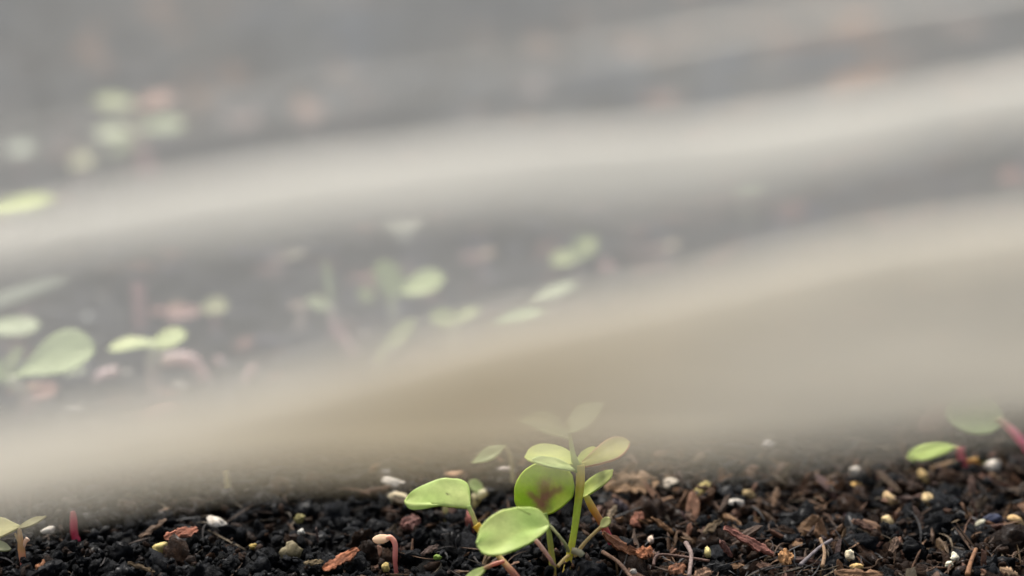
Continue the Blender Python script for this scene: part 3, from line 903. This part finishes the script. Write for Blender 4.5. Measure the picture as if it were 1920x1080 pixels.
leaf(e, (1092, 478), (1032, 490), 13, 13, D, (192, 204, 116), 'cotyledon', wd=.7)
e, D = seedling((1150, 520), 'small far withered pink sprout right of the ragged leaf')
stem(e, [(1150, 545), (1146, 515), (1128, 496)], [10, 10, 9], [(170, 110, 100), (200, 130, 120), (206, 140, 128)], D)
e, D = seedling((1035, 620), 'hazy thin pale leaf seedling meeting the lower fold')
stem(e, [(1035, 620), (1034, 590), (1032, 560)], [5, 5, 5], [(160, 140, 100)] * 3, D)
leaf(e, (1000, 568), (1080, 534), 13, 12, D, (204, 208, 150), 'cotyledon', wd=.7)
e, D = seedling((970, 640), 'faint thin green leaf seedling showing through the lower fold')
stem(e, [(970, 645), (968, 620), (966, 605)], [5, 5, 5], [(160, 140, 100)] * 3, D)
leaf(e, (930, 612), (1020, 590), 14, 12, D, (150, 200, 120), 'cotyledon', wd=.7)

for bx, by, hgt, lean, c, lf, lb in [
    (462, 745, 60, 14, (190, 130, 118), 0, 'bare pinkish stalk between the arching sprout and the lower fold'),
    (330, 625, 44, -20, (186, 120, 108), 1, 'small reddish sprout just above the flat yellow green leaf'),
    (560, 640, 70, 10, (170, 140, 112), 1, 'dim thin sprout left of the bent reddish stem'),
    (905, 520, 40, -12, (176, 120, 112), 1, 'dim reddish sprout between winged and ragged seedlings'),
    (30, 780, 50, 12, (176, 110, 96), 1, 'reddish stalk at left edge under the biggest bright leaf'),
    (420, 700, 30, -16, (206, 150, 136), 0, 'short pink stalk right of the arching sprout'),
    (520, 520, 40, 14, (160, 130, 118), 1, 'very dim sprout under the upper fold left of centre'),
    (1250, 500, 34, -10, (170, 130, 120), 1, 'very dim sprout right of the small withered pink one')]:
    e, D = seedling((bx, by), lb)
    stem(e, [(bx, by + 6), (bx + lean * .3, by - hgt * .5), (bx + lean, by - hgt)], [8, 7, 6], [c] * 3, D)
    if lf:
        leaf(e, (bx + lean, by - hgt), (bx + lean + 34, by - hgt - 10), 8, 8, D, (c[0], c[1] + 20, c[2] - 10), 'leaf', wd=.9)
        leaf(e, (bx + lean, by - hgt), (bx + lean - 28, by - hgt + 4), 8, 7, D, c, 'leaf', wd=.7)

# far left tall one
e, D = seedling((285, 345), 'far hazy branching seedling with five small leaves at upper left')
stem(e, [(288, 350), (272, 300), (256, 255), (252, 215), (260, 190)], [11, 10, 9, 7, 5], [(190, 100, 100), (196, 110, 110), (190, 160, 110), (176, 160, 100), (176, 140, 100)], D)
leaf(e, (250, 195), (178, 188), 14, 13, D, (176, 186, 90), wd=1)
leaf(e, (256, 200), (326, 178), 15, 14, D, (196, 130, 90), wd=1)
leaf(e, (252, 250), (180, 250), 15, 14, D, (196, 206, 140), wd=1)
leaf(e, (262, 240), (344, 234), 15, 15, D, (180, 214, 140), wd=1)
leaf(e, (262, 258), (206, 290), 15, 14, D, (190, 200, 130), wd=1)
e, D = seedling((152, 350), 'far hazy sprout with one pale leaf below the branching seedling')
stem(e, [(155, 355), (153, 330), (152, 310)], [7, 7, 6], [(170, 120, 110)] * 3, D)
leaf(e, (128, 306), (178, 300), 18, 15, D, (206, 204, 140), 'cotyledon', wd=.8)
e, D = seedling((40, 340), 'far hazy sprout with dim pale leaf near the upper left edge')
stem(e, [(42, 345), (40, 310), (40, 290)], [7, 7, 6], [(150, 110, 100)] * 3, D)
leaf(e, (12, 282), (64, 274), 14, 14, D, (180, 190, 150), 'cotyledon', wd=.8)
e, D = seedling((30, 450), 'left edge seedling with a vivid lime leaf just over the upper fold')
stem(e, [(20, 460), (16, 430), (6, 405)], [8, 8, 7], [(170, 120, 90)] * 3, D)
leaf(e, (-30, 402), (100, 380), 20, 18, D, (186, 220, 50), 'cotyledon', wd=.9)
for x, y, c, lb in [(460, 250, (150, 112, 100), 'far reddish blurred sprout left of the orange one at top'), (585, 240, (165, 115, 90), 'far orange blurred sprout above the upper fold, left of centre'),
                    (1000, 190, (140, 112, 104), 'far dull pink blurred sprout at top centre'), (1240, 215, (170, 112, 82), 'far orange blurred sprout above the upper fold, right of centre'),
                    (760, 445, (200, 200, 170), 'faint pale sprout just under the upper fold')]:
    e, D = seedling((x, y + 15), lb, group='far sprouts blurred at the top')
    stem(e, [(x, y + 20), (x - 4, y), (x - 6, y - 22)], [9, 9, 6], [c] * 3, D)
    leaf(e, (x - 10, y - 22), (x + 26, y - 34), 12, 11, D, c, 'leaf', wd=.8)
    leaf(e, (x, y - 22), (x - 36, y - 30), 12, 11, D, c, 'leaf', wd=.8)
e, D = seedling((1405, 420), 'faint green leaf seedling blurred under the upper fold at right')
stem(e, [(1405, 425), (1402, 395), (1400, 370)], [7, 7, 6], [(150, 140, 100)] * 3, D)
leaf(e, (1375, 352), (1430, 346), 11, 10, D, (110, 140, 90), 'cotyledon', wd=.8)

# ------------------------------------------------------------------ the plastic film hanging close to the lens
def interp(tab, x):
    xs = [a for a, _ in tab]
    if x <= xs[0]:
        k = (tab[1][1] - tab[0][1]) / (xs[1] - xs[0]); return tab[0][1] + k * (x - xs[0])
    if x >= xs[-1]:
        k = (tab[-1][1] - tab[-2][1]) / (xs[-1] - xs[-2]); return tab[-1][1] + k * (x - xs[-1])
    for i in range(len(tab) - 1):
        if xs[i] <= x <= xs[i + 1]:
            f = (x - xs[i]) / (xs[i + 1] - xs[i])
            return tab[i][1] * (1 - f) + tab[i + 1][1] * f
A_TOP = [(-400, 480), (0, 402), (200, 362), (400, 324), (600, 297), (800, 268), (1000, 248), (1200, 236), (1400, 222), (1600, 190), (1800, 156), (1920, 138), (2300, 80)]
A_BOT = [(-400, 560), (0, 494), (200, 468), (400, 444), (600, 424), (800, 398), (1000, 386), (1200, 384), (1400, 352), (1600, 308), (1800, 264), (1920, 245), (2300, 190)]
B_TOP = [(-400, 870), (0, 806), (400, 738), (700, 668), (900, 605), (1200, 545), (1400, 496), (1600, 447), (1800, 414), (1920, 400), (2300, 350)]
B_MID = [(-400, 960), (0, 915), (300, 838), (700, 735), (1000, 668), (1300, 640), (1600, 600), (1920, 600), (2300, 590)]
C_TOP = [(-400, 1100), (800, 930), (1200, 890), (1400, 760), (1600, 690), (1750, 668), (1920, 650), (2300, 620)]
EDGE = [(-400, 1010), (0, 968), (250, 920), (450, 890), (800, 874), (1100, 862), (1400, 858), (1600, 840), (1920, 796), (2300, 765)]
T_TOP = [(-400, 300), (1000, 115), (1200, 66), (1500, 0), (2300, -120)]
T_BOT = [(-400, 330), (800, 150), (1200, 88), (1500, 38), (2300, -80)]
FD = 0.113

def sm(tab, x):
    return sum(interp(tab, x + d) for d in (-110, -70, -35, 0, 35, 70, 110)) / 7

def film():
    xs = np.linspace(-420, 2340, 120)
    vs, fs, cs = [], [], []
    rows = None
    for ix, x in enumerate(xs):
        e = sm(EDGE, x)
        # the sheet's path down this column: (y, depth step); it doubles back on itself at each fold
        at, ab = sm(A_TOP, x) + 14 - 10 * max(0, x - 1200) / 700, sm(A_BOT, x) + 6
        legs = [(-420, 0.0), (sm(T_BOT, x) + 0.5, 0.0), (sm(T_BOT, x) - max(0, min(8, (x - 1080) * 0.03)), 1.0), (ab, 2.0), (at + 8, 3.0), (ab - 12, 4.0), (at - 8, 5.0),
                (e, 6.0), (sm(B_TOP, x), 7.0), (sm(B_TOP, x) + 75, 8.0), (sm(B_TOP, x) + 8, 9.0), (e - 14, 10.0), (min(sm(C_TOP, x), e - 24), 11.0)]
        path = []
        nn = 22
        for k in range(len(legs) - 1):
            (y0, d0), (y1, d1) = legs[k], legs[k + 1]
            for q in range(nn):
                t = q / nn
                path.append((y0 + (y1 - y0) * t, d0 + (d1 - d0) * t, k))
        path.append((legs[-1][0], legs[-1][1], len(legs) - 2))
        rows = len(path)
        for iy, (y, d, k) in enumerate(path):
            wob = 0.00035 * noise.noise(Vector((x / 420, y / 260, 0.3 * d))) + 0.00015 * noise.noise(Vector((x / 160, y / 60, d)))
            lean = (540 - y) / FPX * 0.10 * 0.45      # the sheet leans back towards its top
            vs.append(P(x, y, FD + lean + wob - d * 0.0005))
            # dust settled along the lower fold
            bm = (sm(B_MID, x) + e) / 2
            dust = 0
            if y > sm(B_TOP, x):
                r_ = min(1, max(0, (y - sm(B_TOP, x)) / 100))
                dust = 0.5 * math.exp(-((x - 820) / 480) ** 2) * r_ + 0.20 + 0.16 * r_
            cs.append((dust, 0.465 + 0.16 * min(1, dust * 1.6), 0))
    for i in range(len(xs) - 1):
        for j in range(rows - 1):
            a = i * rows + j
            fs.append((a, a + 1, a + rows + 1, a + rows))
    o = mesh_obj('plastic_film', vs, fs, M_FILM, cols=cs)
    recentre(o)
    tag(o, 'milky translucent plastic sheet with pale diagonal folds hanging blurred over most of the bed', 'plastic film')
film()
